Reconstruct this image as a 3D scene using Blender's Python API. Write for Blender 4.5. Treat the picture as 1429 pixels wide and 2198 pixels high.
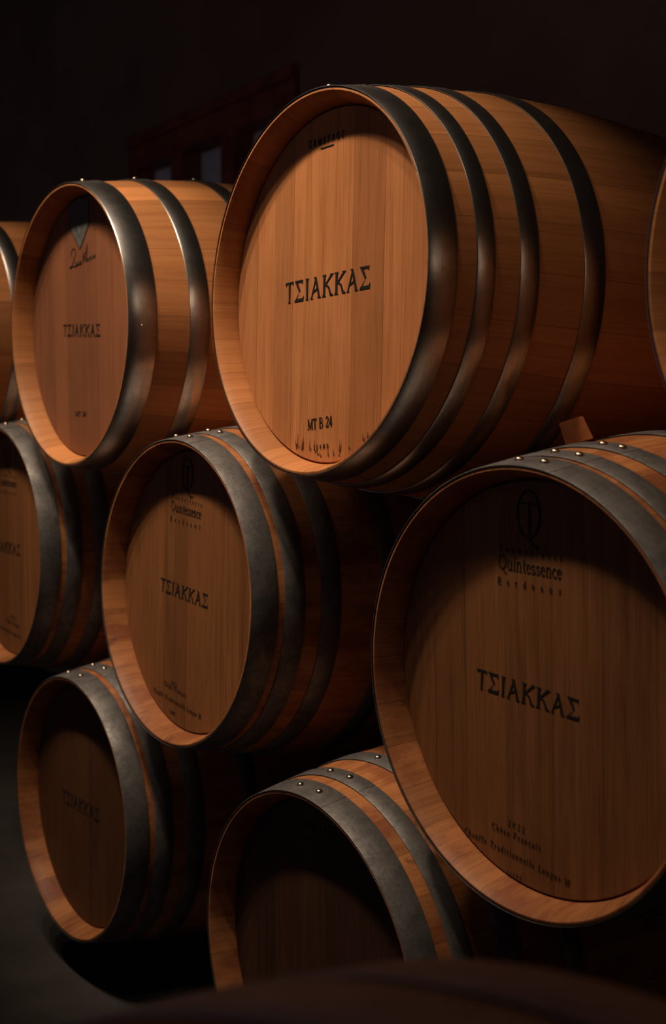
import bpy, bmesh, math, random
from math import sin, cos, pi, radians, atan2, hypot, sqrt
from mathutils import Vector, Matrix

for o in list(bpy.data.objects):
    bpy.data.objects.remove(o)
scene = bpy.context.scene
COL = scene.collection

# ------------------------------------------------------------------ camera
YAW, PITCH, FPX = 0.940623, 0.055814, 2586.0
cam_data = bpy.data.cameras.new('camera')
cam = bpy.data.objects.new('camera', cam_data)
COL.objects.link(cam)
cam.location = (0, 0, 0)
cam.rotation_euler = (pi / 2 - PITCH, 0, YAW)
cam_data.sensor_fit = 'VERTICAL'
cam_data.sensor_height = 36.0
cam_data.sensor_width = 36.0 * 1429 / 2198
cam_data.lens = 36.0 * FPX / 2198
cam_data.clip_start = 0.02
cam_data.dof.use_dof = True
cam_data.dof.focus_distance = 1.86
cam_data.dof.aperture_fstop = 4.0
scene.camera = cam

# ------------------------------------------------------------------ light, world, exposure
scene.view_settings.view_transform = 'Standard'
scene.view_settings.look = 'None'
scene.view_settings.gamma = 1.0
scene.view_settings.use_curve_mapping = False
scene.view_settings.exposure = 0.0

world = bpy.data.worlds.new('world')
scene.world = world
world.use_nodes = True
wb = world.node_tree.nodes['Background']
wb.inputs[0].default_value = (1.0, 0.88, 1.15, 1)
wb.inputs[1].default_value = 0.062


def spot_lamp(name, loc, aim, energy, cone, blend, radius, color=(1.0, 0.77, 0.57)):
    d = bpy.data.lights.new(name, 'SPOT')
    d.energy = energy
    d.spot_size = radians(cone)
    d.spot_blend = blend
    d.shadow_soft_size = radius
    d.color = color
    o = bpy.data.objects.new(name, d)
    COL.objects.link(o)
    o.location = loc
    o.rotation_euler = (Vector(aim) - Vector(loc)).to_track_quat('-Z', 'Y').to_euler()
    o.scale = (SLOT, 1, 1)     # slot-shaped beams, wider along the row
    return o


# a track of ceiling spots running along the row of barrels, turned on the upper tiers
SLOT = 2.0
LAMP_Y, LAMP_Z = 0.28, 1.92
AIM_Y, AIM_Z = 1.07, 0.24
for lx, watt in ((-3.6, 36), (-3.1, 36), (-2.6, 50), (-2.1, 84), (-1.7, 98), (-1.2, 26), (-0.6, 12), (-0.1, 30), (0.6, 90)):
    spot_lamp('ceiling_spot', (lx, LAMP_Y, LAMP_Z), (lx, AIM_Y, AIM_Z), watt, 35, 1.0, 0.05)

# ------------------------------------------------------------------ mesh helpers


def obj(name, bm, mat, parent=None, smooth=40, label=None):
    me = bpy.data.meshes.new(name)
    bm.normal_update()
    bm.to_mesh(me)
    bm.free()
    o = bpy.data.objects.new(name, me)
    COL.objects.link(o)
    if mat is not None:
        for m in (mat if isinstance(mat, (list, tuple)) else [mat]):
            me.materials.append(m)
    if smooth:
        me.polygons.foreach_set('use_smooth', [True] * len(me.polygons))
        me.set_sharp_from_angle(angle=radians(smooth))
    if parent is not None:
        o.parent = parent
    if label:
        o['label'] = label
    return o


def tag(o, label, cat, group=None):
    o['label'] = label
    o['category'] = cat
    if group:
        o['group'] = group
    return o


def box(bm, x0, x1, y0, y1, z0, z1):
    vs = [bm.verts.new((x, y, z)) for x in (x0, x1) for y in (y0, y1) for z in (z0, z1)]
    for f in ((0, 1, 3, 2), (4, 6, 7, 5), (0, 4, 5, 1), (2, 3, 7, 6), (0, 2, 6, 4), (1, 5, 7, 3)):
        bm.faces.new([vs[i] for i in f])


# ------------------------------------------------------------------ material helpers
class NT:
    def __init__(self, name):
        self.m = bpy.data.materials.new(name)
        self.m.use_nodes = True
        self.t = self.m.node_tree
        self.b = self.t.nodes['Principled BSDF']

    def n(self, kind, **kw):
        nd = self.t.nodes.new(kind)
        for k, v in kw.items():
            setattr(nd, k, v)
        return nd

    def set(self, sock, v):
        if hasattr(v, 'is_output') or isinstance(v, bpy.types.NodeSocket):
            self.t.links.new(v, sock)
        else:
            sock.default_value = v

    def math(self, op, a, b=None, c=None, clamp=False):
        nd = self.n('ShaderNodeMath', operation=op)
        nd.use_clamp = clamp
        self.set(nd.inputs[0], a)
        if b is not None:
            self.set(nd.inputs[1], b)
        if c is not None:
            self.set(nd.inputs[2], c)
        return nd.outputs[0]

    def vec(self, x, y, z=0.0):
        nd = self.n('ShaderNodeCombineXYZ')
        for i, v in enumerate((x, y, z)):
            self.set(nd.inputs[i], v)
        return nd.outputs[0]

    def noise(self, vec, scale=1.0, detail=4.0, rough=0.55, dist=0.0):
        nd = self.n('ShaderNodeTexNoise')
        self.set(nd.inputs['Vector'], vec)
        nd.inputs['Scale'].default_value = scale
        nd.inputs['Detail'].default_value = detail
        nd.inputs['Roughness'].default_value = rough
        nd.inputs['Distortion'].default_value = dist
        return nd.outputs['Fac']

    def white(self, w):
        nd = self.n('ShaderNodeTexWhiteNoise', noise_dimensions='1D')
        self.set(nd.inputs['W'], w)
        return nd.outputs['Value']

    def ramp(self, fac, stops):
        nd = self.n('ShaderNodeValToRGB')
        self.set(nd.inputs[0], fac)
        e = nd.color_ramp.elements
        while len(e) < len(stops):
            e.new(0.5)
        for i, (p, c) in enumerate(stops):
            e[i].position = p
            e[i].color = (*c, 1) if len(c) == 3 else c
        return nd.outputs[0]

    def mix(self, fac, a, b, mode='MIX'):
        nd = self.n('ShaderNodeMix', data_type='RGBA', blend_type=mode)
        self.set(nd.inputs[0], fac)
        for i, v in ((6, a), (7, b)):
            if isinstance(v, tuple):
                v = (*v, 1) if len(v) == 3 else v
            self.set(nd.inputs[i], v)
        return nd.outputs[2]

    def maprange(self, v, a, b, c=0.0, d=1.0):
        nd = self.n('ShaderNodeMapRange')
        self.set(nd.inputs[0], v)
        for i, x in enumerate((a, b, c, d)):
            nd.inputs[i + 1].default_value = x
        return nd.outputs[0]

    def uv(self):
        nd = self.n('ShaderNodeUVMap', uv_map='UVMap')
        s = self.n('ShaderNodeSeparateXYZ')
        self.t.links.new(nd.outputs[0], s.inputs[0])
        return s.outputs[0], s.outputs[1]

    def bump(self, h, strength=0.2, dist=0.001):
        nd = self.n('ShaderNodeBump')
        self.set(nd.inputs['Height'], h)
        nd.inputs['Strength'].default_value = strength
        nd.inputs['Distance'].default_value = dist
        self.t.links.new(nd.outputs[0], self.b.inputs['Normal'])


def wood_head(name, base, dark, light, planks, rough=0.55, grain=1.0):
    """planks of a barrel head; UV in metres (x across, y along the planks).
    planks: (left edge in metres, tone, fleck) from left to right"""
    k = NT(name)
    u, v = k.uv()
    pos = k.math('ADD', k.math('MULTIPLY', u, 1.0 / 0.6), 0.5)

    def steps(values):
        nd = k.n('ShaderNodeValToRGB')
        k.set(nd.inputs[0], pos)
        nd.color_ramp.interpolation = 'CONSTANT'
        e = nd.color_ramp.elements
        while len(e) < len(values):
            e.new(0.5)
        for i, (p, c) in enumerate(values):
            e[i].position = min(1.0, max(0.0, p / 0.6 + 0.5))
            e[i].color = (c, c, c, 1)
        return nd.outputs[0]
    shade = steps([(p, t * 0.5) for p, t, f in planks])
    fleckv = steps([(p, f) for p, t, f in planks])
    tone = k.white(k.math('MULTIPLY', shade, 913.7))
    # narrow dark joint at every plank edge
    joint = None
    for p, t, f in planks[1:]:
        d = k.math('ABSOLUTE', k.math('SUBTRACT', u, p))
        joint = d if joint is None else k.math('MINIMUM', joint, d)
    fine = k.noise(k.vec(k.math('MULTIPLY', u, 420.0), k.math('MULTIPLY', v, 9.0), k.math('MULTIPLY', tone, 40.0)), 1.0, 5.0, 0.7)
    broad = k.noise(k.vec(k.math('MULTIPLY', u, 70.0), k.math('MULTIPLY', v, 3.0), k.math('MULTIPLY', tone, 90.0)), 1.0, 4.0, 0.6, 0.6)
    blotch = k.noise(k.vec(k.math('MULTIPLY', u, 9.0), k.math('MULTIPLY', v, 5.0), 3.3), 1.0, 3.0, 0.5)
    # ray flecks across the grain, on some planks only
    fl = k.noise(k.vec(k.math('ADD', k.math('MULTIPLY', u, 95.0), k.math('MULTIPLY', v, 60.0)), k.math('MULTIPLY', v, 42.0), k.math('MULTIPLY', tone, 55.0)), 1.0, 2.0, 0.5, 1.6)
    band = k.math('SUBTRACT', 1.0, k.maprange(k.math('ABSOLUTE', k.math('SUBTRACT', fl, 0.5)), 0.0, 0.02))
    fleck = k.math('MULTIPLY', band, fleckv)
    fleck = k.math('MULTIPLY', fleck, k.maprange(broad, 0.4, 0.62))
    g = k.math('ADD', k.math('MULTIPLY', fine, 0.55), k.math('MULTIPLY', broad, 0.45))
    col = k.ramp(g, [(0.33, dark), (0.5, base), (0.68, light)])
    tv = k.math('MULTIPLY', k.math('MULTIPLY', shade, 2.0), k.maprange(blotch, 0.3, 0.7, 0.9, 1.08))
    col = k.mix(1.0, col, k.vec(tv, tv, tv), 'MULTIPLY')
    col = k.mix(k.math('MULTIPLY', fleck, 0.34 * grain), col, light)
    j = k.maprange(joint, 0.0, 0.0011, 0.62, 1.0)
    col = k.mix(1.0, col, k.vec(j, j, j), 'MULTIPLY')
    # darker flecked boards show a coarser, duller grain
    col = k.mix(k.math('MULTIPLY', fleckv, k.maprange(broad, 0.42, 0.58, 0.0, 0.30)), col, dark)
    k.t.links.new(col, k.b.inputs['Base Color'])
    k.b.inputs['Roughness'].default_value = rough
    k.b.inputs['Specular IOR Level'].default_value = 0.25
    k.bump(fine, 0.10 * grain, 0.0008)
    return k.m


def wood_stave(name, base, dark, light, stain=0.0, rough=0.5):
    """UV: x = stave number, y = metres along the barrel"""
    k = NT(name)
    u, v = k.uv()
    idx = k.math('FLOOR', u)
    fr = k.math('FRACT', u)
    tone = k.white(idx)
    fine = k.noise(k.vec(k.math('MULTIPLY', u, 26.0), k.math('MULTIPLY', v, 7.0), k.math('MULTIPLY', tone, 60.0)), 1.0, 5.0, 0.7)
    broad = k.noise(k.vec(k.math('MULTIPLY', u, 5.0), k.math('MULTIPLY', v, 3.0), k.math('MULTIPLY', tone, 33.0)), 1.0, 4.0, 0.6, 0.8)
    g = k.math('ADD', k.math('MULTIPLY', fine, 0.5), k.math('MULTIPLY', broad, 0.5))
    col = k.ramp(g, [(0.30, dark), (0.5, base), (0.71, light)])
    tv = k.maprange(tone, 0.0, 1.0, 0.74, 1.12)
    col = k.mix(1.0, col, k.vec(tv, tv, tv), 'MULTIPLY')
    if stain:
        s = k.noise(k.vec(k.math('MULTIPLY', u, 1.4), k.math('MULTIPLY', v, 9.0), 7.7), 1.0, 5.0, 0.65)
        col = k.mix(k.math('MULTIPLY', k.maprange(s, 0.46, 0.62), stain), col, (0.17, 0.035, 0.018))
        s2 = k.noise(k.vec(k.math('MULTIPLY', u, 2.2), k.math('MULTIPLY', v, 16.0), 1.7), 1.0, 5.0, 0.7)
        col = k.mix(k.math('MULTIPLY', k.maprange(s2, 0.62, 0.72), stain), col, (0.02, 0.012, 0.008))
    joint = k.math('MINIMUM', fr, k.math('SUBTRACT', 1.0, fr))
    j = k.maprange(joint, 0.0, 0.014, 0.5, 1.0)
    col = k.mix(1.0, col, k.vec(j, j, j), 'MULTIPLY')
    k.t.links.new(col, k.b.inputs['Base Color'])
    k.b.inputs['Roughness'].default_value = rough
    k.b.inputs['Specular IOR Level'].default_value = 0.3
    k.bump(fine, 0.12, 0.0008)
    return k.m


def hoop_steel(name, base, spots, rough, metal, mottle=0.3):
    """UV: x = metres round the hoop, y = metres across"""
    k = NT(name)
    u, v = k.uv()
    brush = k.noise(k.vec(k.math('MULTIPLY', u, 5.0), k.math('MULTIPLY', v, 500.0)), 1.0, 3.0, 0.6)
    blot = k.noise(k.vec(k.math('MULTIPLY', u, 24.0), k.math('MULTIPLY', v, 24.0), 2.0), 1.0, 5.0, 0.65, 0.4)
    fine = k.noise(k.vec(k.math('MULTIPLY', u, 150.0), k.math('MULTIPLY', v, 150.0), 5.0), 1.0, 3.0, 0.6)
    f = k.math('ADD', k.math('MULTIPLY', blot, 0.7), k.math('MULTIPLY', fine, 0.3))
    col = k.mix(k.math('MULTIPLY', k.maprange(f, 0.38, 0.66), 1.0), spots, base)
    b = k.maprange(brush, 0.3, 0.7, 0.88, 1.08)
    col = k.mix(1.0, col, k.vec(b, b, b), 'MULTIPLY')
    k.t.links.new(col, k.b.inputs['Base Color'])
    k.b.inputs['Metallic'].default_value = metal
    r = k.maprange(f, 0.3, 0.7, rough + mottle * 0.3, rough - mottle * 0.15)
    k.t.links.new(r, k.b.inputs['Roughness'])
    k.b.inputs['Anisotropic'].default_value = 0.0
    k.bump(k.math('ADD', k.math('MULTIPLY', brush, 0.5), fine), 0.05, 0.0006)
    return k.m


def plain(name, col, rough=0.6, metal=0.0, noise_scale=0.0, amount=0.3):
    k = NT(name)
    if noise_scale:
        tc = k.n('ShaderNodeTexCoord')
        n = k.noise(tc.outputs['Object'], noise_scale, 5.0, 0.6)
        d = tuple(c * (1 - amount) for c in col)
        h = tuple(c * (1 + amount) for c in col)
        c = k.ramp(n, [(0.3, d), (0.7, h)])
        k.t.links.new(c, k.b.inputs['Base Color'])
        k.bump(n, 0.15, 0.004)
    else:
        k.b.inputs['Base Color'].default_value = (*col, 1)
    k.b.inputs['Roughness'].default_value = rough
    k.b.inputs['Metallic'].default_value = metal
    k.b.inputs['Specular IOR Level'].default_value = 0.3
    return k.m


M = {}
PAL = {
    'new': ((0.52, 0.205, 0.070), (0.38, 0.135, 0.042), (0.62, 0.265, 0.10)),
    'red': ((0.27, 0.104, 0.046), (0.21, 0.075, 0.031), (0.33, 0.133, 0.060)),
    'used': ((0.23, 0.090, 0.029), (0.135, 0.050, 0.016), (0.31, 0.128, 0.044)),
    'shaded': ((0.10, 0.040, 0.015), (0.062, 0.024, 0.009), (0.135, 0.056, 0.022)),  # used oak darkened: bottom-row shade put into the head colour
    'black': ((0.055, 0.024, 0.012), (0.035, 0.015, 0.008), (0.075, 0.033, 0.016)),  # darker still, shade on the bottom-centre head painted into its wood
}
PLANKS_BRIGHT = [(-0.30, 0.88, 0), (-0.21, 0.97, 0), (-0.155, 0.82, 0.0), (-0.100, 1.02, 0), (-0.052, 1.06, 0), (0.063, 0.80, 1), (0.142, 1.0, 0.0), (0.185, 0.94, 0)]


def random_planks(seed, spread):
    r = random.Random(seed)
    x, out = -0.30, []
    while x < 0.29:
        out.append((x, 1.0 + r.uniform(-spread, spread * 0.6), 1 if r.random() < 0.3 else 0))
        x += r.uniform(0.048, 0.098)
    return out


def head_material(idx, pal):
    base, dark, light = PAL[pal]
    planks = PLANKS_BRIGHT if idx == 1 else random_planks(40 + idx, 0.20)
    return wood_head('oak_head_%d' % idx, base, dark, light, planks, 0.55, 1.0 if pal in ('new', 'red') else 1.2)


M['stave_new'] = wood_stave('pale_oak_stave', (0.52, 0.210, 0.070), (0.37, 0.135, 0.042), (0.62, 0.275, 0.10))
M['stave_used'] = wood_stave('stained_oak_stave', (0.42, 0.165, 0.056), (0.28, 0.100, 0.032), (0.52, 0.215, 0.078), 0.55)
M['hoop_dark'] = hoop_steel('dark_strip_steel', (0.62, 0.60, 0.58), (0.45, 0.435, 0.42), 0.29, 1.0, 0.2)
M['hoop_grey'] = hoop_steel('galvanised_steel', (0.23, 0.216, 0.203), (0.105, 0.100, 0.097), 0.56, 0.62, 0.3)
M['hoop_pale'] = hoop_steel('lightened_galvanised_steel', (0.70, 0.66, 0.62), (0.55, 0.52, 0.49), 0.60, 0.3, 0.2)  # galvanised steel lightened in colour to make up for weak light
M['rivet'] = plain('rivet_brass', (0.62, 0.50, 0.36), 0.28, 1.0)
M['ink'] = plain('black_ink', (0.012, 0.009, 0.008), 0.7)
M['faded'] = plain('faded_ink', (0.030, 0.017, 0.011), 0.75)
M['burn'] = plain('burnt_mark', (0.075, 0.030, 0.013), 0.8)
M['plate'] = plain('grey_plate', (0.11, 0.105, 0.095), 0.6, 0.0, 60, 0.3)
M['bung'] = plain('bung_wood', (0.42, 0.21, 0.07), 0.5, 0.0, 40, 0.2)
M['chock'] = plain('chock_wood', (0.30, 0.095, 0.028), 0.6, 0.0, 30, 0.25)
M['floor'] = plain('concrete', (0.045, 0.040, 0.036), 0.75, 0.0, 3.0, 0.35)
M['wall'] = plain('dark_plaster', (0.27, 0.175, 0.12), 0.9, 0.0, 1.5, 0.25)
M['ceiling'] = plain('dark_ceiling', (0.05, 0.042, 0.036), 0.9, 0.0, 1.5, 0.25)
M['frame'] = plain('dark_red_wood', (0.30, 0.085, 0.05), 0.6, 0.0, 8.0, 0.3)
M['glass'] = plain('frosted_pane', (0.85, 0.86, 0.88), 0.35, 0.0, 4.0, 0.15)

# ------------------------------------------------------------------ the room


def structure(name, bm, mat, parent=None):
    o = obj(name, bm, mat, parent, smooth=0)
    if parent is None:
        o['kind'] = 'structure'
    return o


FZ, CZ = -1.187, 2.75
X0, X1, Y0, Y1 = -7.4, 2.2, -3.2, 2.5
bm = bmesh.new(); box(bm, X0, X1, Y0, Y1 + 0.3, FZ - 0.2, FZ); structure('floor', bm, M['floor'])
bm = bmesh.new(); box(bm, X0, X1, Y0, Y1 + 0.3, CZ, CZ + 0.2); structure('ceiling', bm, M['ceiling'])
bm = bmesh.new(); box(bm, X0 - 0.2, X0, Y0, Y1 + 0.3, FZ, CZ); structure('wall_left', bm, M['wall'])
bm = bmesh.new(); box(bm, X1, X1 + 0.2, Y0, Y1 + 0.3, FZ, CZ); structure('wall_right', bm, M['wall'])
# back wall with the opening of the window
WX0, WX1, WZ0, WZ1 = -4.95, -3.63, 0.10, 1.36
bm = bmesh.new()
box(bm, X0, WX0, Y1, Y1 + 0.3, FZ, CZ)
box(bm, WX1, X1, Y1, Y1 + 0.3, FZ, CZ)
box(bm, WX0, WX1, Y1, Y1 + 0.3, FZ, WZ0)
box(bm, WX0, WX1, Y1, Y1 + 0.3, WZ1, CZ)
structure('wall_back', bm, M['wall'])
bm = bmesh.new()
ya, yb = Y1 - 0.02, Y1 + 0.09
for a, b in ((WX0, -4.87), (-4.56, -4.46), (-4.15, -4.05), (-3.75, WX1)):
    box(bm, a, b, ya, yb, WZ0, WZ1)
for a, b in ((-4.87, -4.56), (-4.46, -4.15), (-4.05, -3.75)):
    box(bm, a, b, ya, yb, 1.215, WZ1)
    box(bm, a, b, ya, yb, WZ0, WZ0 + 0.1)
box(bm, WX0, WX1, Y1 - 0.035, Y1 - 0.02, 1.315, WZ1)
win = structure('window_1', bm, M['frame'])
for a, b in ((-4.87, -4.56), (-4.46, -4.15), (-4.05, -3.75)):
    bm = bmesh.new()
    box(bm, a, b, yb - 0.02, yb - 0.01, WZ0 + 0.1, 1.215)
    obj('pane', bm, M['glass'], win, smooth=0)

# ------------------------------------------------------------------ lettering
# every glyph: (advance, [strokes]); a stroke is (points, width) or a list of widths
TH, TN = 0.13, 0.055          # thick and thin stems


def arc(cx, cy, rx, ry, a0, a1, n=10):
    return [(cx + rx * cos(radians(a0 + (a1 - a0) * i / n)), cy + ry * sin(radians(a0 + (a1 - a0) * i / n))) for i in range(n + 1)]


def serif(x, y, w=0.16):
    return ([(x - w, y), (x + w, y)], 0.045)


S = 0.022
GL = {
    'M': (0.95, [([(0.12, 0), (0.12, 1)], 0.07), ([(0.12, 1), (0.45, 0.05)], TH), ([(0.45, 0.05), (0.78, 1)], 0.06), ([(0.78, 0), (0.78, 1)], TH), serif(0.12, S), serif(0.78, S), serif(0.08, 1 - S, 0.1), serif(0.84, 1 - S, 0.1)]),
    'T': (0.70, [([(0.34, 0), (0.34, 1)], TH), ([(0.02, 0.97), (0.66, 0.97)], 0.06), ([(0.04, 0.76), (0.04, 1)], 0.05), ([(0.64, 0.76), (0.64, 1)], 0.05), serif(0.34, S)]),
    'B': (0.70, [([(0.13, 0), (0.13, 1)], TH), ([(0.0, S), (0.35, S)] + arc(0.35, 0.27, 0.24, 0.25, -90, 90) + [(0.13, 0.52)], [0.05] * 4 + [0.09] * 7 + [0.05] * 3), ([(0.0, 1 - S), (0.32, 1 - S)] + arc(0.32, 0.76, 0.2, 0.22, 90, -90) + [(0.13, 0.54)], [0.05] * 4 + [0.09] * 7 + [0.05] * 3)]),
    '2': (0.58, [(arc(0.27, 0.74, 0.2, 0.24, 165, -30) + [(0.06, 0.06)], [0.08] * 4 + [0.12] * 6 + [0.08, 0.06]), ([(0.04, 0.05), (0.52, 0.05)], 0.11), ([(0.5, 0.05), (0.54, 0.24)], 0.04)]),
    '4': (0.60, [([(0.40, 0), (0.40, 1)], TH), ([(0.40, 0.98), (0.03, 0.3)], 0.055), ([(0.03, 0.3), (0.56, 0.3)], 0.09)]),
    '0': (0.60, [(arc(0.28, 0.5, 0.2, 0.46, 0, 360, 20), 0.1)]),
    '3': (0.56, [(arc(0.24, 0.74, 0.19, 0.23, 150, -90), 0.09), (arc(0.24, 0.27, 0.22, 0.24, 90, -150), 0.1)]),
    '6': (0.58, [(arc(0.28, 0.28, 0.2, 0.26, 0, 360, 16), 0.1), (arc(0.5, 0.3, 0.42, 0.66, 180, 105, 8), 0.1)]),
    'H': (0.80, [([(0.14, 0), (0.14, 1)], TH), ([(0.62, 0), (0.62, 1)], TH), ([(0.14, 0.52), (0.62, 0.52)], 0.06), serif(0.14, S), serif(0.62, S), serif(0.14, 1 - S), serif(0.62, 1 - S)]),
    'D': (0.78, [([(0.14, 0), (0.14, 1)], TH), ([(0.0, S), (0.28, S)] + arc(0.28, 0.5, 0.36, 0.475, -90, 90, 12) + [(0.0, 1 - S)], [0.05] * 4 + [0.11] * 9 + [0.05] * 3)]),
    'Q': (0.86, [(arc(0.40, 0.5, 0.34, 0.48, 0, 360, 24), [0.075] * 25), ([(0.34, 0.08), (0.52, -0.06), (0.72, -0.24), (0.86, -0.26)], [0.05, 0.09, 0.07, 0.03])]),
    'F': (0.64, [([(0.14, 0), (0.14, 1)], TH), ([(0.0, 0.97), (0.56, 0.97)], 0.06), ([(0.14, 0.53), (0.42, 0.53)], 0.06), ([(0.55, 0.78), (0.55, 0.99)], 0.05), ([(0.42, 0.43), (0.42, 0.64)], 0.04), serif(0.14, S)]),
    'C': (0.72, [(arc(0.38, 0.5, 0.33, 0.48, 45, 315, 16), [0.05] * 3 + [0.1] * 11 + [0.05] * 3), ([(0.62, 0.68), (0.62, 0.98)], 0.045)]),
    'L': (0.62, [([(0.14, 0), (0.14, 1)], TH), ([(0.0, 0.035), (0.54, 0.035)], 0.06), ([(0.54, 0.0), (0.54, 0.24)], 0.05), serif(0.14, 1 - S)]),
    'E': (0.66, [([(0.14, 0), (0.14, 1)], TH), ([(0.0, 0.97), (0.54, 0.97)], 0.06), ([(0.0, 0.03), (0.57, 0.03)], 0.06), ([(0.14, 0.53), (0.42, 0.53)], 0.06), ([(0.54, 0.78), (0.54, 1)], 0.05), ([(0.57, 0.0), (0.57, 0.22)], 0.05)]),
    'R': (0.72, [([(0.14, 0), (0.14, 1)], TH), ([(0.0, 0.97), (0.34, 0.97)] + arc(0.34, 0.74, 0.2, 0.23, 90, -90) + [(0.14, 0.51)], 0.08), ([(0.34, 0.5), (0.66, 0.02)], TH), serif(0.14, S)]),
    'A': (0.74, [([(0.34, 1), (0.06, 0)], 0.055), ([(0.34, 1), (0.64, 0)], TH), ([(0.15, 0.34), (0.54, 0.34)], 0.05), serif(0.06, S, 0.1), serif(0.64, S, 0.12)]),
    'G': (0.78, [(arc(0.38, 0.5, 0.33, 0.48, 50, 340, 16), 0.09), ([(0.66, 0.02), (0.66, 0.45)], TH), serif(0.62, 0.45, 0.14), ([(0.62, 0.7), (0.62, 0.98)], 0.045)]),
    'I': (0.36, [([(0.17, 0), (0.17, 1)], TH), serif(0.17, S), serif(0.17, 1 - S)]),
    'o': (0.52, [(arc(0.25, 0.31, 0.19, 0.29, 0, 360, 18), 0.085)]),
    'n': (0.60, [([(0.13, 0), (0.13, 0.62)], 0.1), (arc(0.29, 0.42, 0.15, 0.2, 150, 0, 8) + [(0.44, 0)], 0.085), serif(0.13, S, 0.12), serif(0.44, S, 0.12), serif(0.07, 0.61, 0.07)]),
    'e': (0.48, [([(0.08, 0.36), (0.40, 0.36)], 0.05), (arc(0.24, 0.31, 0.17, 0.29, 10, 320, 16), 0.085)]),
    'l': (0.32, [([(0.15, 0), (0.15, 1)], 0.1), serif(0.15, S, 0.13), serif(0.09, 0.98, 0.07)]),
    'r': (0.46, [([(0.13, 0), (0.13, 0.62)], 0.1), (arc(0.31, 0.42, 0.17, 0.18, 170, 60, 6), 0.085), serif(0.13, S, 0.14), serif(0.07, 0.61, 0.07)]),
    'i': (0.32, [([(0.15, 0), (0.15, 0.62)], 0.1), ([(0.15, 0.80), (0.15, 0.92)], 0.12), serif(0.15, S, 0.13), serif(0.09, 0.61, 0.07)]),
    'u': (0.60, [([(0.12, 0.62), (0.12, 0.2)] + arc(0.26, 0.2, 0.14, 0.18, 180, 320, 8), 0.085), ([(0.43, 0), (0.43, 0.62)], 0.1), serif(0.08, 0.61, 0.08), serif(0.39, 0.61, 0.08), serif(0.49, S, 0.08)]),
    't': (0.38, [([(0.17, 0.85), (0.17, 0.15)] + arc(0.26, 0.14, 0.09, 0.11, 180, 320, 6), 0.09), ([(0.02, 0.61), (0.34, 0.61)], 0.05)]),
    's': (0.46, [(arc(0.22, 0.45, 0.13, 0.14, 40, 250, 9) + arc(0.22, 0.17, 0.15, 0.15, 70, -150, 9), 0.08), ([(0.34, 0.45), (0.34, 0.6)], 0.04), ([(0.07, 0.02), (0.07, 0.18)], 0.04)]),
    'c': (0.46, [(arc(0.25, 0.31, 0.18, 0.29, 45, 320, 14), 0.085)]),
    'd': (0.56, [(arc(0.24, 0.31, 0.17, 0.29, 0, 360, 18), 0.08), ([(0.41, 0), (0.41, 1)], 0.1), serif(0.35, 0.98, 0.07), serif(0.47, S, 0.07)]),
    'a': (0.52, [(arc(0.23, 0.44, 0.15, 0.16, 150, 0, 8) + [(0.38, 0.0)], 0.085), (arc(0.22, 0.18, 0.15, 0.17, 60, 330, 12), 0.08), serif(0.44, S, 0.07)]),
    'x': (0.56, [([(0.06, 0.6), (0.46, 0.02)], 0.11), ([(0.44, 0.6), (0.06, 0.02)], 0.05), serif(0.08, S, 0.1), serif(0.45, S, 0.1), serif(0.08, 0.6, 0.1), serif(0.43, 0.6, 0.1)]),
    'h': (0.60, [([(0.13, 0), (0.13, 1)], 0.1), (arc(0.29, 0.42, 0.15, 0.2, 150, 0, 8) + [(0.44, 0)], 0.085), serif(0.13, S, 0.12), serif(0.44, S, 0.12), serif(0.07, 0.98, 0.07)]),
    'f': (0.38, [([(0.15, 0), (0.15, 0.78)] + arc(0.27, 0.78, 0.12, 0.19, 180, 40, 6), 0.09), ([(0.02, 0.61), (0.34, 0.61)], 0.05), serif(0.15, S, 0.13)]),
    'g': (0.54, [(arc(0.22, 0.40, 0.15, 0.2, 0, 360, 14), 0.08), ([(0.14, 0.2), (0.12, 0.1), (0.34, 0.06)], 0.06), (arc(0.24, -0.12, 0.19, 0.16, 0, 360, 14), 0.07), ([(0.34, 0.56), (0.48, 0.62)], 0.06)]),
    ' ': (0.42, []),
}
GL['\u00ea'] = (0.48, GL['e'][1] + [([(0.10, 0.72), (0.24, 0.92), (0.38, 0.72)], 0.06)])
GL['\u00e7'] = (0.46, GL['c'][1] + [([(0.27, 0.02), (0.24, -0.1), (0.34, -0.16), (0.22, -0.25)], 0.05)])


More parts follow.
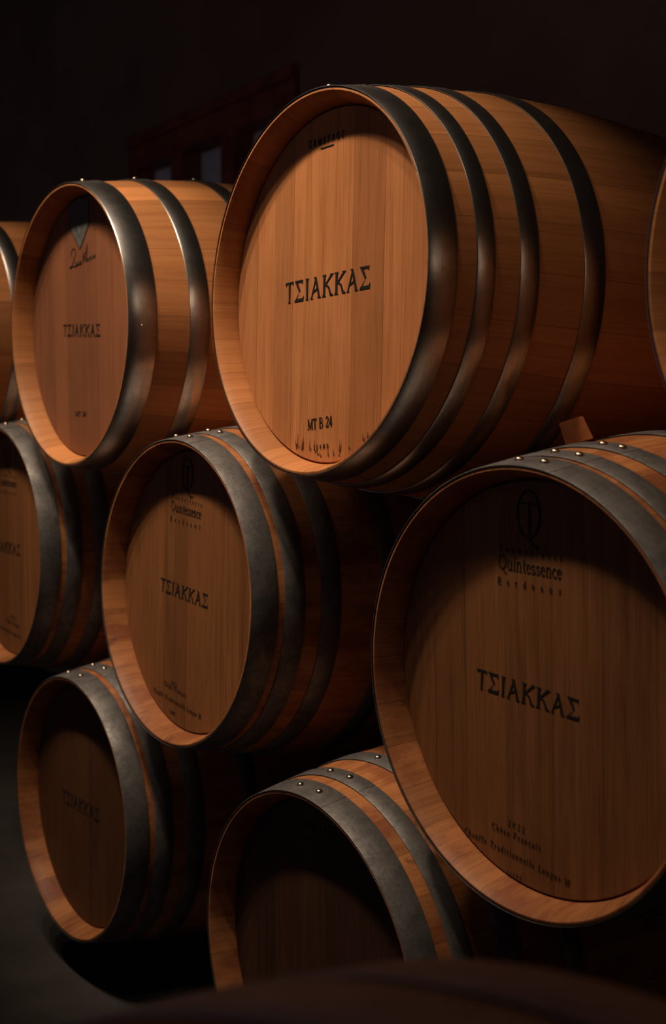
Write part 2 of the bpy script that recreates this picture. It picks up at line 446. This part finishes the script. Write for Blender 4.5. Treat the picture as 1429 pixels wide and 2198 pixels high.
def greek():
    """the wide-spaced calligraphic Greek capitals, filled outlines in units of the cap height"""
    P = {}
    P['T'] = (0.52, [[(0.0, 1.0), (0.50, 1.0), (0.47, 0.80), (0.42, 0.92), (0.08, 0.92), (0.03, 0.80)][::-1], [(0.20, 0.93), (0.31, 0.93), (0.285, 0.1), (0.33, 0.0), (0.17, 0.0), (0.215, 0.1)]])
    P['S'] = (0.60, [[(0.02, 1.0), (0.52, 1.0), (0.49, 0.78), (0.42, 0.90), (0.15, 0.90)], [(0.02, 1.0), (0.17, 1.0), (0.36, 0.52), (0.28, 0.46)],
                     [(0.36, 0.54), (0.30, 0.44), (0.02, 0.0), (0.12, 0.08)], [(0.0, 0.0), (0.55, 0.0), (0.57, 0.26), (0.50, 0.14), (0.08, 0.13)]])
    P['I'] = (0.30, [[(0.03, 1.0), (0.25, 1.0), (0.20, 0.9), (0.19, 0.1), (0.23, 0.0), (0.06, 0.0), (0.10, 0.1), (0.085, 0.9)]])
    P['A'] = (0.66, [[(0.20, 1.0), (0.36, 1.0), (0.56, 0.12), (0.64, 0.0), (0.44, 0.0), (0.46, 0.1), (0.28, 0.86)], [(0.27, 0.86), (0.32, 0.78), (0.12, 0.1), (0.17, 0.0), (0.0, 0.0), (0.06, 0.08)],
                     [(0.15, 0.34), (0.44, 0.50), (0.46, 0.42), (0.17, 0.27)]])
    P['K'] = (0.66, [[(0.0, 1.0), (0.24, 1.0), (0.19, 0.9), (0.18, 0.1), (0.23, 0.0), (0.0, 0.0), (0.07, 0.1), (0.08, 0.9)],
                     [(0.44, 1.0), (0.66, 1.0), (0.56, 0.9), (0.22, 0.52), (0.17, 0.55), (0.47, 0.93)],
                     [(0.20, 0.58), (0.28, 0.55), (0.42, 0.42), (0.52, 0.14), (0.66, 0.0), (0.45, 0.0), (0.38, 0.28), (0.30, 0.42), (0.18, 0.50)]])
    return P


GREEK = greek()
LIFT = 0.0006


class Writing:
    """collects flat inked shapes on a head; coordinates are metres in the head's own plane"""

    def __init__(self, y):
        self.bm = bmesh.new()
        self.y = y

    def poly(self, pts):
        vs = [self.bm.verts.new((x, self.y, z)) for x, z in pts]
        try:
            f = self.bm.faces.new(vs)
        except ValueError:
            return
        f.normal_update()
        if f.normal.y > 0:
            f.normal_flip()

    def stroke(self, pts, w):
        ws = w if isinstance(w, (list, tuple)) else [w] * len(pts)
        ws = (list(ws) + [ws[-1]] * len(pts))[:len(pts)]
        lft, rgt = [], []
        n = len(pts)
        for i, (x, z) in enumerate(pts):
            x0, z0 = pts[max(0, i - 1)]
            x1, z1 = pts[min(n - 1, i + 1)]
            dx, dz = x1 - x0, z1 - z0
            l = hypot(dx, dz) or 1e-9
            nx, nz = -dz / l * ws[i] / 2, dx / l * ws[i] / 2
            lft.append((x + nx, z + nz))
            rgt.append((x - nx, z - nz))
        for i in range(n - 1):
            self.poly([lft[i], lft[i + 1], rgt[i + 1], rgt[i]])

    def place(self, p0, p1):
        dx, dz = p1[0] - p0[0], p1[1] - p0[1]
        l = hypot(dx, dz)
        ux, uz = dx / l, dz / l
        return l, (lambda x, z: (p0[0] + ux * x - uz * z, p0[1] + uz * x + ux * z))

    def text(self, s, p0, p1, h, track=0.0, bold=1.0):
        """s from p0 to p1 along the baseline, cap height h; the advance is stretched to fit"""
        l, f = self.place(p0, p1)
        tot = sum(GL[c][0] for c in s) + track * (len(s) - 1)
        kx = l / tot
        if track:
            kx_g = min(kx, h * 0.95)
            extra = (l - kx_g * sum(GL[c][0] for c in s)) / max(1, len(s) - 1)
        else:
            kx_g, extra = kx, 0.0
        x = 0.0
        for c in s:
            adv, strokes = GL[c]
            for pts, w in strokes:
                ww = [a * (kx_g + h) / 2 * bold for a in w] if isinstance(w, list) else w * (kx_g + h) / 2 * bold
                self.stroke([f(x + px * kx_g, pz * h) for px, pz in pts], ww)
            x += adv * kx_g + extra

    def greek(self, p0, p1, h):
        word = 'TSIAKKAS'
        l, f = self.place(p0, p1)
        gap = 0.035
        tot = sum(GREEK[c][0] for c in word) + gap * 7
        kx = l / tot
        x = 0.0
        for c in word:
            adv, polys = GREEK[c]
            for pg in polys:
                self.poly([f(x + a * kx, b * h) for a, b in pg])
            x += (adv + gap) * kx

    def build(self, name, mat, parent, label=None):
        r = bmesh.ops.extrude_face_region(self.bm, geom=self.bm.faces[:])
        bmesh.ops.translate(self.bm, verts=[v for v in r['geom'] if isinstance(v, bmesh.types.BMVert)], vec=(0, -LIFT * 0.5, 0))
        bmesh.ops.recalc_face_normals(self.bm, faces=self.bm.faces[:])
        return obj(name, self.bm, mat, parent, smooth=0, label=label)


# ------------------------------------------------------------------ barrels
SEG = 168


def profile(t, R, Rb, L):
    return Rb - (Rb - R) * ((t - L / 2) / (L / 2)) ** 2


def lathe(bm, rows, uvfun, seg=SEG):
    """rows: list of (t, r); returns nothing, faces between successive rows"""
    uvl = (bm.loops.layers.uv.get('UVMap') or bm.loops.layers.uv.new('UVMap'))
    rings = []
    for (t, r) in rows:
        rings.append([bm.verts.new((r * cos(2 * pi * i / seg), t, r * sin(2 * pi * i / seg))) for i in range(seg)])
    for a in range(len(rows) - 1):
        for i in range(seg):
            j = (i + 1) % seg
            f = bm.faces.new((rings[a][i], rings[a][j], rings[a + 1][j], rings[a + 1][i]))
            for lp, (ii, rr) in zip(f.loops, ((i, a), (i + 1, a), (i + 1, a + 1), (i, a + 1))):
                lp[uvl].uv = uvfun(ii / seg, rows[rr][0], rows[rr][1], rr)


def stave_bm(R, Rb, L, idx, nst, depth):
    bm = bmesh.new()
    rows = [(depth + 0.012, R - 0.0175), (depth - 0.003, R - 0.0170), (0.014, R - 0.0112), (0.003, R - 0.0062), (0.0008, R - 0.0045), (0.0008, R - 0.0018), (0.0015, R - 0.0008)]
    n = 44
    for i in range(1, n):
        t = L * i / n
        rows.append((t, profile(t, R - 0.0008, Rb - 0.001, L)))
    rows += [(L - 0.001, R - 0.0008), (L, R - 0.0018), (L, R - 0.0075), (L - 0.014, R - 0.0135), (L - depth, R - 0.0195), (L - depth - 0.012, R - 0.02)]
    lathe(bm, rows, lambda u, t, r, k: (u * nst + idx * 137.0, t + idx * 3.1))
    bmesh.ops.recalc_face_normals(bm, faces=bm.faces[:])
    return bm


def head_bm(R, L, depth, idx, front=True, roll=0.0):
    bm = bmesh.new()
    uvl = (bm.loops.layers.uv.get('UVMap') or bm.loops.layers.uv.new('UVMap'))
    rows = [(depth + 0.010, R - 0.0180), (depth + 0.0040, R - 0.0185), (depth, R - 0.0208)]
    if not front:
        rows = [(L - t, r) for t, r in rows]

    def uvf(x, z):
        c, s = cos(roll), sin(roll)
        return (x * c + z * s, -x * s + z * c + idx * 1.7)
    seg = 128
    rings = [[bm.verts.new((r * cos(2 * pi * i / seg), t, r * sin(2 * pi * i / seg))) for i in range(seg)] for t, r in rows]
    for a in range(2):
        for i in range(seg):
            j = (i + 1) % seg
            bm.faces.new((rings[a][i], rings[a][j], rings[a + 1][j], rings[a + 1][i]))
    bm.faces.new(rings[2])
    # back side of the head
    yb = rows[0][0] + (0.016 if front else -0.016)
    rb = [bm.verts.new((rows[0][1] * cos(2 * pi * i / seg), yb, rows[0][1] * sin(2 * pi * i / seg))) for i in range(seg)]
    for i in range(seg):
        j = (i + 1) % seg
        bm.faces.new((rb[i], rb[j], rings[0][j], rings[0][i]))
    bm.faces.new(rb)
    for f in bm.faces:
        for lp in f.loops:
            lp[uvl].uv = uvf(lp.vert.co.x, lp.vert.co.z)
    bmesh.ops.recalc_face_normals(bm, faces=bm.faces[:])
    return bm


def hoop_bm(t0, t1, rf, lap, idx):
    """riveted band: starts under its own end at angle lap[1] and laps over to lap[0] (degrees)"""
    bm = bmesh.new()
    uvl = (bm.loops.layers.uv.get('UVMap') or bm.loops.layers.uv.new('UVMap'))
    th = 0.0026
    a0, a1 = lap

    def band(th0, th1, off, n, taper=False):
        rings = []
        for i in range(n + 1):
            a = radians(th0 + (th1 - th0) * i / n)
            o = off
            if taper:      # the lapped end dives back to the band at its far side
                o = off * min(1.0, (n - i) / (0.25 * n))
            c, s = cos(a), sin(a)
            ring = []
            for t, dr in ((t0, 0.0012), (t1, 0.0012), (t1, th * 0.7), (t1 - 0.0012, th), (t0 + 0.0012, th), (t0, th * 0.7)):
                r = rf(t) + dr + o
                ring.append((bm.verts.new((r * c, t, r * s)), (a * 0.3 + idx, t + idx * 0.37)))
            rings.append(ring)
        m = 6
        for i in range(n):
            for q in range(m):
                p = (q + 1) % m
                quad = (rings[i][q], rings[i + 1][q], rings[i + 1][p], rings[i][p])
                f = bm.faces.new([v for v, _ in quad])
                for lp, (_, uv) in zip(f.loops, quad):
                    lp[uvl].uv = uv
        for e in (0, n):
            f = bm.faces.new([v for v, _ in rings[e]])
            for lp, (_, uv) in zip(f.loops, rings[e]):
                lp[uvl].uv = uv
    band(a1, a1 + 360.0, 0.0, 150)
    band(a0, a1, 0.0005, 14)
    bmesh.ops.recalc_face_normals(bm, faces=bm.faces[:])
    return bm


def dome_bm(p, nrm, r, h, n=14, m=5):
    bm = bmesh.new()
    nrm = Vector(nrm).normalized()
    q = nrm.to_track_quat('Z', 'Y')
    p = Vector(p)
    rings = []
    for j in range(m):
        a = (pi / 2) * j / m
        rr, zz = r * cos(a), h * sin(a)
        rings.append([bm.verts.new(p + q @ Vector((rr * cos(2 * pi * i / n), rr * sin(2 * pi * i / n), zz))) for i in range(n)])
    base = [bm.verts.new(p + q @ Vector((r * cos(2 * pi * i / n), r * sin(2 * pi * i / n), -0.002))) for i in range(n)]
    rings.insert(0, base)
    top = bm.verts.new(p + nrm * h)
    for a in range(len(rings) - 1):
        for i in range(n):
            k = (i + 1) % n
            bm.faces.new((rings[a][i], rings[a][k], rings[a + 1][k], rings[a + 1][i]))
    for i in range(n):
        bm.faces.new((rings[-1][i], rings[-1][(i + 1) % n], top))
    bmesh.ops.recalc_face_normals(bm, faces=bm.faces[:])
    return bm


GROUP = 'oak barrels stacked in a pyramid'
NBAR = [0]


def barrel(loc, R, label, hoops, style, tilt=(0.0, 0.0), Rb=0.3423, L=0.95, depth=0.045, rivets=((85.8,),), lap=(76, 104),
           nails=(), bung=False, yaw=0.0, head_roll=0.0, head=None, hoop_mat=None, group=GROUP, nst=28, rear_hoops=True, rivet_r=0.0062):
    NBAR[0] += 1
    idx = NBAR[0]
    rx, rz = tilt
    a = Vector((sin(rz), cos(rz), sin(rx))).normalized()
    e1 = Vector((a.y, -a.x, 0)).normalized()
    e2 = e1.cross(a)
    m = Matrix((e1, a, e2)).transposed().to_4x4()
    root = bpy.data.objects.new('wine_barrel', None)
    COL.objects.link(root)
    root.empty_display_size = 0.1
    base = Vector((0, L / 2, -Rb))
    mw = Matrix.Translation(Vector(loc)) @ Matrix.Rotation(yaw, 4, 'Z') @ m
    root.matrix_world = mw @ Matrix.Translation(base)
    tag(root, label, 'barrel', group)
    new = style == 'new'
    sm = M['stave_new' if new else 'stave_used']
    hm = head_material(idx, head or ('new' if new else 'used'))
    pm = hoop_mat or M['hoop_dark' if new else 'hoop_grey']

    def put(name, bm, mat, parent=root, smooth=40, label=None):
        if parent is root:
            bmesh.ops.translate(bm, verts=bm.verts[:], vec=-base)
        else:
            bmesh.ops.translate(bm, verts=bm.verts[:], vec=-base)
        return obj(name, bm, mat, parent, smooth, label)
    put('stave_body', stave_bm(R, Rb, L, idx, nst, depth), sm)
    hd = put('front_head', head_bm(R, L, depth, idx, True, head_roll), hm)
    put('rear_head', head_bm(R, L, depth, idx, False), hm)

    def rf(t):
        return profile(min(max(t, 0.0), L), R - 0.0008, Rb - 0.001, L)
    for k, (t0, t1) in enumerate(hoops):
        h = put('hoop', hoop_bm(t0, t1, rf, lap, idx * 2.3 + k * 0.71), pm)
        for ang in rivets[min(k, len(rivets) - 1)]:
            tm = t0 + (t1 - t0) * 0.52
            r = rf(tm) + 0.0034
            c, s = cos(radians(ang)), sin(radians(ang))
            put('rivet', dome_bm((r * c, tm, r * s), (c, 0, s), rivet_r, 0.0046), M['rivet'], h, 60)
        for ang in nails:
            tm = (t0 + t1) / 2
            r = rf(tm) + 0.0017
            c, s = cos(radians(ang)), sin(radians(ang))
            put('nail', dome_bm((r * c, tm, r * s), (c, 0, s), 0.0022, 0.0012, 8, 3), M['rivet'], h, 60)
    if rear_hoops:
        for k, (t0, t1) in enumerate(hoops):
            put('hoop', hoop_bm(L - t1, L - t0, rf, lap, idx * 2.3 + k * 0.71 + 9), pm)
    if bung:
        bm = bmesh.new()
        r0 = Rb - 0.004
        n = 20
        lo = [bm.verts.new((0.030 * cos(2 * pi * i / n), L / 2 + 0.030 * sin(2 * pi * i / n), r0)) for i in range(n)]
        hi = [bm.verts.new((0.034 * cos(2 * pi * i / n), L / 2 + 0.034 * sin(2 * pi * i / n), r0 + 0.014)) for i in range(n)]
        h2 = [bm.verts.new((0.030 * cos(2 * pi * i / n), L / 2 + 0.030 * sin(2 * pi * i / n), r0 + 0.018)) for i in range(n)]
        for p, q in ((lo, hi), (hi, h2)):
            for i in range(n):
                j = (i + 1) % n
                bm.faces.new((p[i], p[j], q[j], q[i]))
        bm.faces.new(lo)
        bm.faces.new(h2)
        bmesh.ops.recalc_face_normals(bm, faces=bm.faces[:])
        put('bung', bm, M['bung'])

    def writing():
        w = Writing(depth - LIFT)
        bm_build = w.build

        def build(name, mat=M['ink'], label=None):
            k = (depth - 0.042) / loc[1]
            bmesh.ops.translate(w.bm, verts=w.bm.verts[:], vec=Vector((k * loc[0], 0, k * loc[2])) - base)
            return bm_build(name, mat, hd, label)
        w.done = build
        return w
    return root, hd, writing


HA = ((-0.0006, 0.0439), (0.0743, 0.1034), (0.1452, 0.1771), (0.2589, 0.2983))
HB = ((-0.0006, 0.057), (0.126, 0.168), (0.276, 0.315))
HQ = ((-0.0006, 0.047), (0.060, 0.097), (0.128, 0.166), (0.250, 0.288))

# top row ----------------------------------------------------------------
rt, hd, W = barrel((-1.538, 1.0707, 0.2463), 0.2932, 'large bright oak barrel on top, small black code low on its head',
                   HA, 'new', (-0.0224, 0.0157), rivets=((85.9,), (86.2,), (86.7,), (86.0,)), nails=(-1.4,), bung=True, depth=0.041, L=0.92)
w = W(); w.greek((-0.122, -0.0145), (0.110, -0.0125), 0.034); w.done('painted_word')
w = W(); w.text('MT B 24', (-0.050, -0.2215), (0.018, -0.2165), 0.0165, bold=1.25); w.done('stencilled_code')
w = W(); w.text('260HD', (-0.033, -0.2535), (0.009, -0.2505), 0.0072, 0.12, 1.2); w.done('stamped_code')
w = W(); w.text('ERMITAGE', (-0.060, 0.226), (0.036, 0.224), 0.011, 0.1, 1.2); w.stroke([(-0.028, 0.219), (0.008, 0.2185)], 0.0018); w.done('burnt_stamp')
# scorched edge along the foot of the head
random.seed(5)
w = W()
for q in range(16):
    x = random.uniform(-0.085, 0.112)
    z0 = -sqrt(max(0.0, 0.268 ** 2 - x * x)) + random.uniform(0.002, 0.010)
    hgt = random.uniform(0.005, 0.024)
    lean = random.uniform(-0.002, 0.002)
    hook = random.uniform(0.002, 0.006)
    w.stroke([(x + lean, z0 + hgt), (x + lean * 0.4, z0 + hgt * 0.5), (x, z0 + hgt * 0.12), (x + hook * 0.5, z0), (x + hook, z0 + hgt * random.uniform(0.1, 0.7))],
             [0.0003, 0.0008, 0.0014, 0.0016, 0.0005])
w.done('scorch_mark', M['burn'])

rt, hd, W = barrel((-2.4415, 1.0681, 0.2536), 0.2983, 'oak barrel in the top row with a grey shield plate on its head',
                   HB, 'new', (0.0116, -0.006), rivets=((81.6,), (80.6,), (81.5,)), nails=(-3.9,), head='red', depth=0.045)
w = W(); w.greek((-0.100, -0.0125), (0.088, -0.026), 0.026); w.done('painted_word')
w = W(); w.text('MT 24', (-0.045, -0.191), (0.010, -0.193), 0.010, bold=1.2); w.done('stencilled_code')
w = W()
sx, sz = -0.003, 0.168
shield = [(sx, sz), (sx + 0.047, sz + 0.046), (sx + 0.047, sz + 0.100), (sx + 0.026, sz + 0.104), (sx, sz + 0.110), (sx - 0.026, sz + 0.106), (sx - 0.047, sz + 0.104), (sx - 0.047, sz + 0.050)]
w.poly(shield)
pl = w.done('shield_plate', M['plate'], 'grey shield plate with a pointed foot')
w = W()
rim = shield + [shield[0]]
w.stroke(rim, 0.0030)
w.stroke([(sx - 0.020, sz + 0.052), (sx - 0.006, sz + 0.030), (sx + 0.004, sz + 0.026), (sx + 0.020, sz + 0.050)], 0.0020)
w.done('shield_outline')
w = W()   # the handwritten signature under the shield


def sig(pts, wd=0.0022):
    w.stroke([(-0.060 + px * 0.118, 0.128 + pz * 0.046) for px, pz in pts], wd)


sig([(0.12, 0.62), (0.10, 0.80), (0.17, 0.98), (0.27, 0.94), (0.28, 0.72), (0.20, 0.40), (0.12, 0.14), (0.03, 0.08), (0.02, 0.16), (0.14, 0.17), (0.26, 0.12), (0.36, 0.20)])
sig([(0.30, 0.34), (0.29, 0.16), (0.36, 0.14), (0.40, 0.34), (0.39, 0.16), (0.45, 0.18), (0.52, 0.32), (0.46, 0.28), (0.46, 0.16), (0.54, 0.18)], 0.0026)
sig([(0.58, 0.16), (0.60, 0.50), (0.66, 0.66), (0.64, 0.40), (0.66, 0.20), (0.72, 0.60), (0.80, 1.02), (0.76, 0.50), (0.74, 0.20)])
sig([(0.76, 0.20), (0.82, 0.36), (0.86, 0.20), (0.92, 0.40), (0.97, 0.22), (1.02, 0.42), (1.08, 0.26), (1.12, 0.42)], 0.0034)
w.done('signature')

rt, hd, W = barrel((-3.34, 1.07, 0.300), 0.2950, 'pale oak barrel cut by the left edge, top row, only its side showing',
                   tuple((a, b) for a, b in ((-0.0006, 0.03), (0.112, 0.152), (0.262, 0.30))), 'new', rivets=((81.0,),), depth=0.045)
w = W(); w.greek((-0.100, -0.0125), (0.088, -0.02), 0.026); w.done('painted_word')

rt, hd, W = barrel((-0.585, 1.0638, 0.188), 0.2900, 'shadowy barrel cut by the right edge, top row, only its left rim showing',
                   HA, 'new', rivets=((86,),))
w = W(); w.greek((-0.110, -0.0125), (0.098, -0.012), 0.033); w.done('painted_word')

# middle row -------------------------------------------------------------
TWO = ((91.0, 82.5), (88.6, 80.8), (84.9, 79.0), (84, 78))


def cooper_marks(W, word0, word1, wh, q0, q1, f=1.0):
    """house stamp of the used barrels: oval emblem, three lines under it, the word, four small lines"""
    w = W(); w.greek(word0, word1, wh); w.done('painted_word')
    ang = atan2(q1[1] - q0[1], q1[0] - q0[0])
    c, s = cos(ang), sin(ang)

    def P(x, z):
        return (q0[0] + c * x - s * z, q0[1] + s * x + c * z)
    l = hypot(q1[0] - q0[0], q1[1] - q0[1])
    w = W()
    w.text('Quintessence', P(0, 0), P(l, 0), 0.0195 * f, bold=1.0)
    w.text('Tonnellerie', P(0.0, 0.0235 * f), P(l, 0.0225 * f), 0.0095 * f, 0.3, 1.0)
    w.text('Bordeaux', P(-0.001, -0.0215 * f), P(l, -0.0195 * f), 0.0100 * f, 0.3, 1.0)
    w.done('house_name')
    w = W()
    cx, cz = P(l * 0.47, 0.0765 * f)
    w.stroke(arc(cx, cz, 0.0200 * f, 0.0310 * f, 0, 360, 36), [0.0022 + 0.0020 * abs(cos(radians(i * 10))) for i in range(37)])
    w.stroke([(cx - 0.017 * f, cz + 0.0145 * f), (cx + 0.017 * f, cz + 0.0135 * f)], 0.0024 * f)
    w.stroke([(cx + 0.001 * f, cz + 0.014 * f), (cx + 0.001 * f, cz - 0.027 * f)], 0.0036 * f)
    w.stroke([(cx, cz - 0.030 * f), (cx + 0.006 * f, cz - 0.038 * f), (cx + 0.014 * f, cz - 0.0425 * f), (cx + 0.022 * f, cz - 0.0425 * f)], [0.002, 0.0045 * f, 0.004 * f, 0.001])
    w.done('oval_emblem')
    return P


rt, hd, W = barrel((-1.0951, 1.0798, -0.3165), 0.2900, 'largest barrel of the middle row, at right, oval emblem on its dark brown head',
                   ((-0.0006, 0.047), (0.0575, 0.0925), (0.124, 0.161), (0.250, 0.288)), 'used', (0.026, 0.0041), rivets=TWO, Rb=0.334)
cooper_marks(W, (-0.110, -0.0165), (0.078, -0.0285), 0.0272, (-0.064, 0.1525), (0.0500, 0.1475))
w = W()
w.text('2022', (-0.052, -0.1945), (-0.021, -0.1975), 0.0085, 0.1, 1.1)
w.text('Ch\u00eane Fran\u00e7ais', (-0.083, -0.207), (0.008, -0.2135), 0.0092, 0.14, 1.1)
w.text('Chauffe Traditionnelle Longue M', (-0.139, -0.2285), (0.059, -0.246), 0.0092, 0.14, 1.1)
w.text('260HD', (-0.055, -0.2620), (-0.027, -0.2640), 0.0055, 0.1, 0.8)
w.done('fine_print', M['faded'])

rt, hd, W = barrel((-2.0003, 1.077, -0.278), 0.2868, 'brown oak barrel in the centre of the middle row, smaller oval emblem on its head',
                   HQ, 'used', (-0.0223, -0.0072), rivets=((94, 84), (89.2, 81.2), (86, 80), (85, 79)), nails=())
cooper_marks(W, (-0.109, -0.0075), (0.0745, -0.0240), 0.0262, (-0.069, 0.1535), (0.0455, 0.1410))
w = W()
w.text('2022', (-0.062, -0.187), (-0.038, -0.190), 0.0085, 0.1, 1.1)
w.text('Ch\u00eane Fran\u00e7ais', (-0.090, -0.192), (-0.002, -0.2035), 0.0092, 0.14, 1.1)
w.text('Chauffe Traditionnelle Longue M', (-0.133, -0.2125), (0.054, -0.2345), 0.0092, 0.14, 1.1)
w.text('260HD', (-0.066, -0.243), (-0.044, -0.2455), 0.0062, 0.1, 1.0)
w.done('fine_print', M['faded'])

rt, hd, W = barrel((-2.9256, 1.0845, -0.2506), 0.2958, 'brown barrel cut by the left edge, middle row, right half of its head showing',
                   HQ, 'used', rivets=((94, 84), (90, 82), (86, 80), (85, 79)))
cooper_marks(W, (-0.120, -0.020), (0.068, -0.0235), 0.0262, (-0.064, 0.150), (0.0500, 0.145))
w = W()
w.text('2022', (0.000, -0.187), (0.030, -0.190), 0.0085, 0.1, 1.1)
w.text('Ch\u00eane Fran\u00e7ais', (-0.030, -0.200), (0.058, -0.206), 0.0092, 0.14, 1.1)
w.text('Chauffe Traditionnelle Longue M', (-0.133, -0.2185), (0.060, -0.2325), 0.0092, 0.14, 1.1)
w.done('fine_print', M['faded'])

# bottom row -------------------------------------------------------------
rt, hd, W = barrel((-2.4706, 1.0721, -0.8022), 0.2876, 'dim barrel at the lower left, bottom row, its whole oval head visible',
                   HQ, 'used', (-0.0095, -0.0067), rivets=((98, 85.7), (96, 85.2), (92, 84), (90, 82)), lap=(78, 106), head='shaded')
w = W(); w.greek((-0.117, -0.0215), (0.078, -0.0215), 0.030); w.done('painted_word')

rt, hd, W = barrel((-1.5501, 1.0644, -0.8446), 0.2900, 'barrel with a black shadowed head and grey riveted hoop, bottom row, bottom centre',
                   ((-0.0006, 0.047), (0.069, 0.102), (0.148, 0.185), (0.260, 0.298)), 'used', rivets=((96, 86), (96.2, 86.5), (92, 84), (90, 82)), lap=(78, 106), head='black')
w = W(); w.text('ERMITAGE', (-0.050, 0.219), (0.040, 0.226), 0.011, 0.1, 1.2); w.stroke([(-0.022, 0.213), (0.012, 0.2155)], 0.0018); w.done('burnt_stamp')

# the blurred barrel beside the camera ------------------------------------
barrel((-0.42, 0.48, -0.695), 0.41, 'blurred dark barrel close to the camera, rising over the bottom edge',
       ((-0.0006, 0.095), (0.110, 0.205), (0.36, 0.41)), 'used', hoop_mat=M['hoop_pale'], Rb=0.49, L=1.10, yaw=pi + 0.35, rivets=((),), group=None, nst=34, rear_hoops=False)

# wooden wedge between the top and middle barrels -------------------------
bm = bmesh.new()
fr = [Vector((x, 1.338, z)) * 0.95 for x, z in ((-1.262, 0.0325), (-1.214, 0.0430), (-1.192, 0.0085), (-1.246, -0.003))]
mid = (fr[0] + fr[1] + fr[2] + fr[3]) / 4
run = Vector((mid.x, mid.y, 0)).normalized() * 0.05      # the wedge runs back between the two barrels and thins out
bk = [mid + run + (p - mid) * 0.72 + Vector((0, 0, -0.002)) for p in fr]
c = Vector((mid.x, mid.y, 0.003))
va = [bm.verts.new(p - c) for p in fr]
vb = [bm.verts.new(p - c) for p in bk]
bm.faces.new(va)
bm.faces.new(vb[::-1])
for i in range(4):
    j = (i + 1) % 4
    bm.faces.new((va[i], vb[i], vb[j], va[j]))
bmesh.ops.recalc_face_normals(bm, faces=bm.faces[:])
bmesh.ops.bevel(bm, geom=bm.edges[:], offset=0.0015, segments=2, affect='EDGES')
ck = obj('wooden_wedge', bm, M['chock'], None, 30)
ck.location = c
tag(ck, 'small reddish wooden wedge lying on the largest middle barrel', 'wedge')
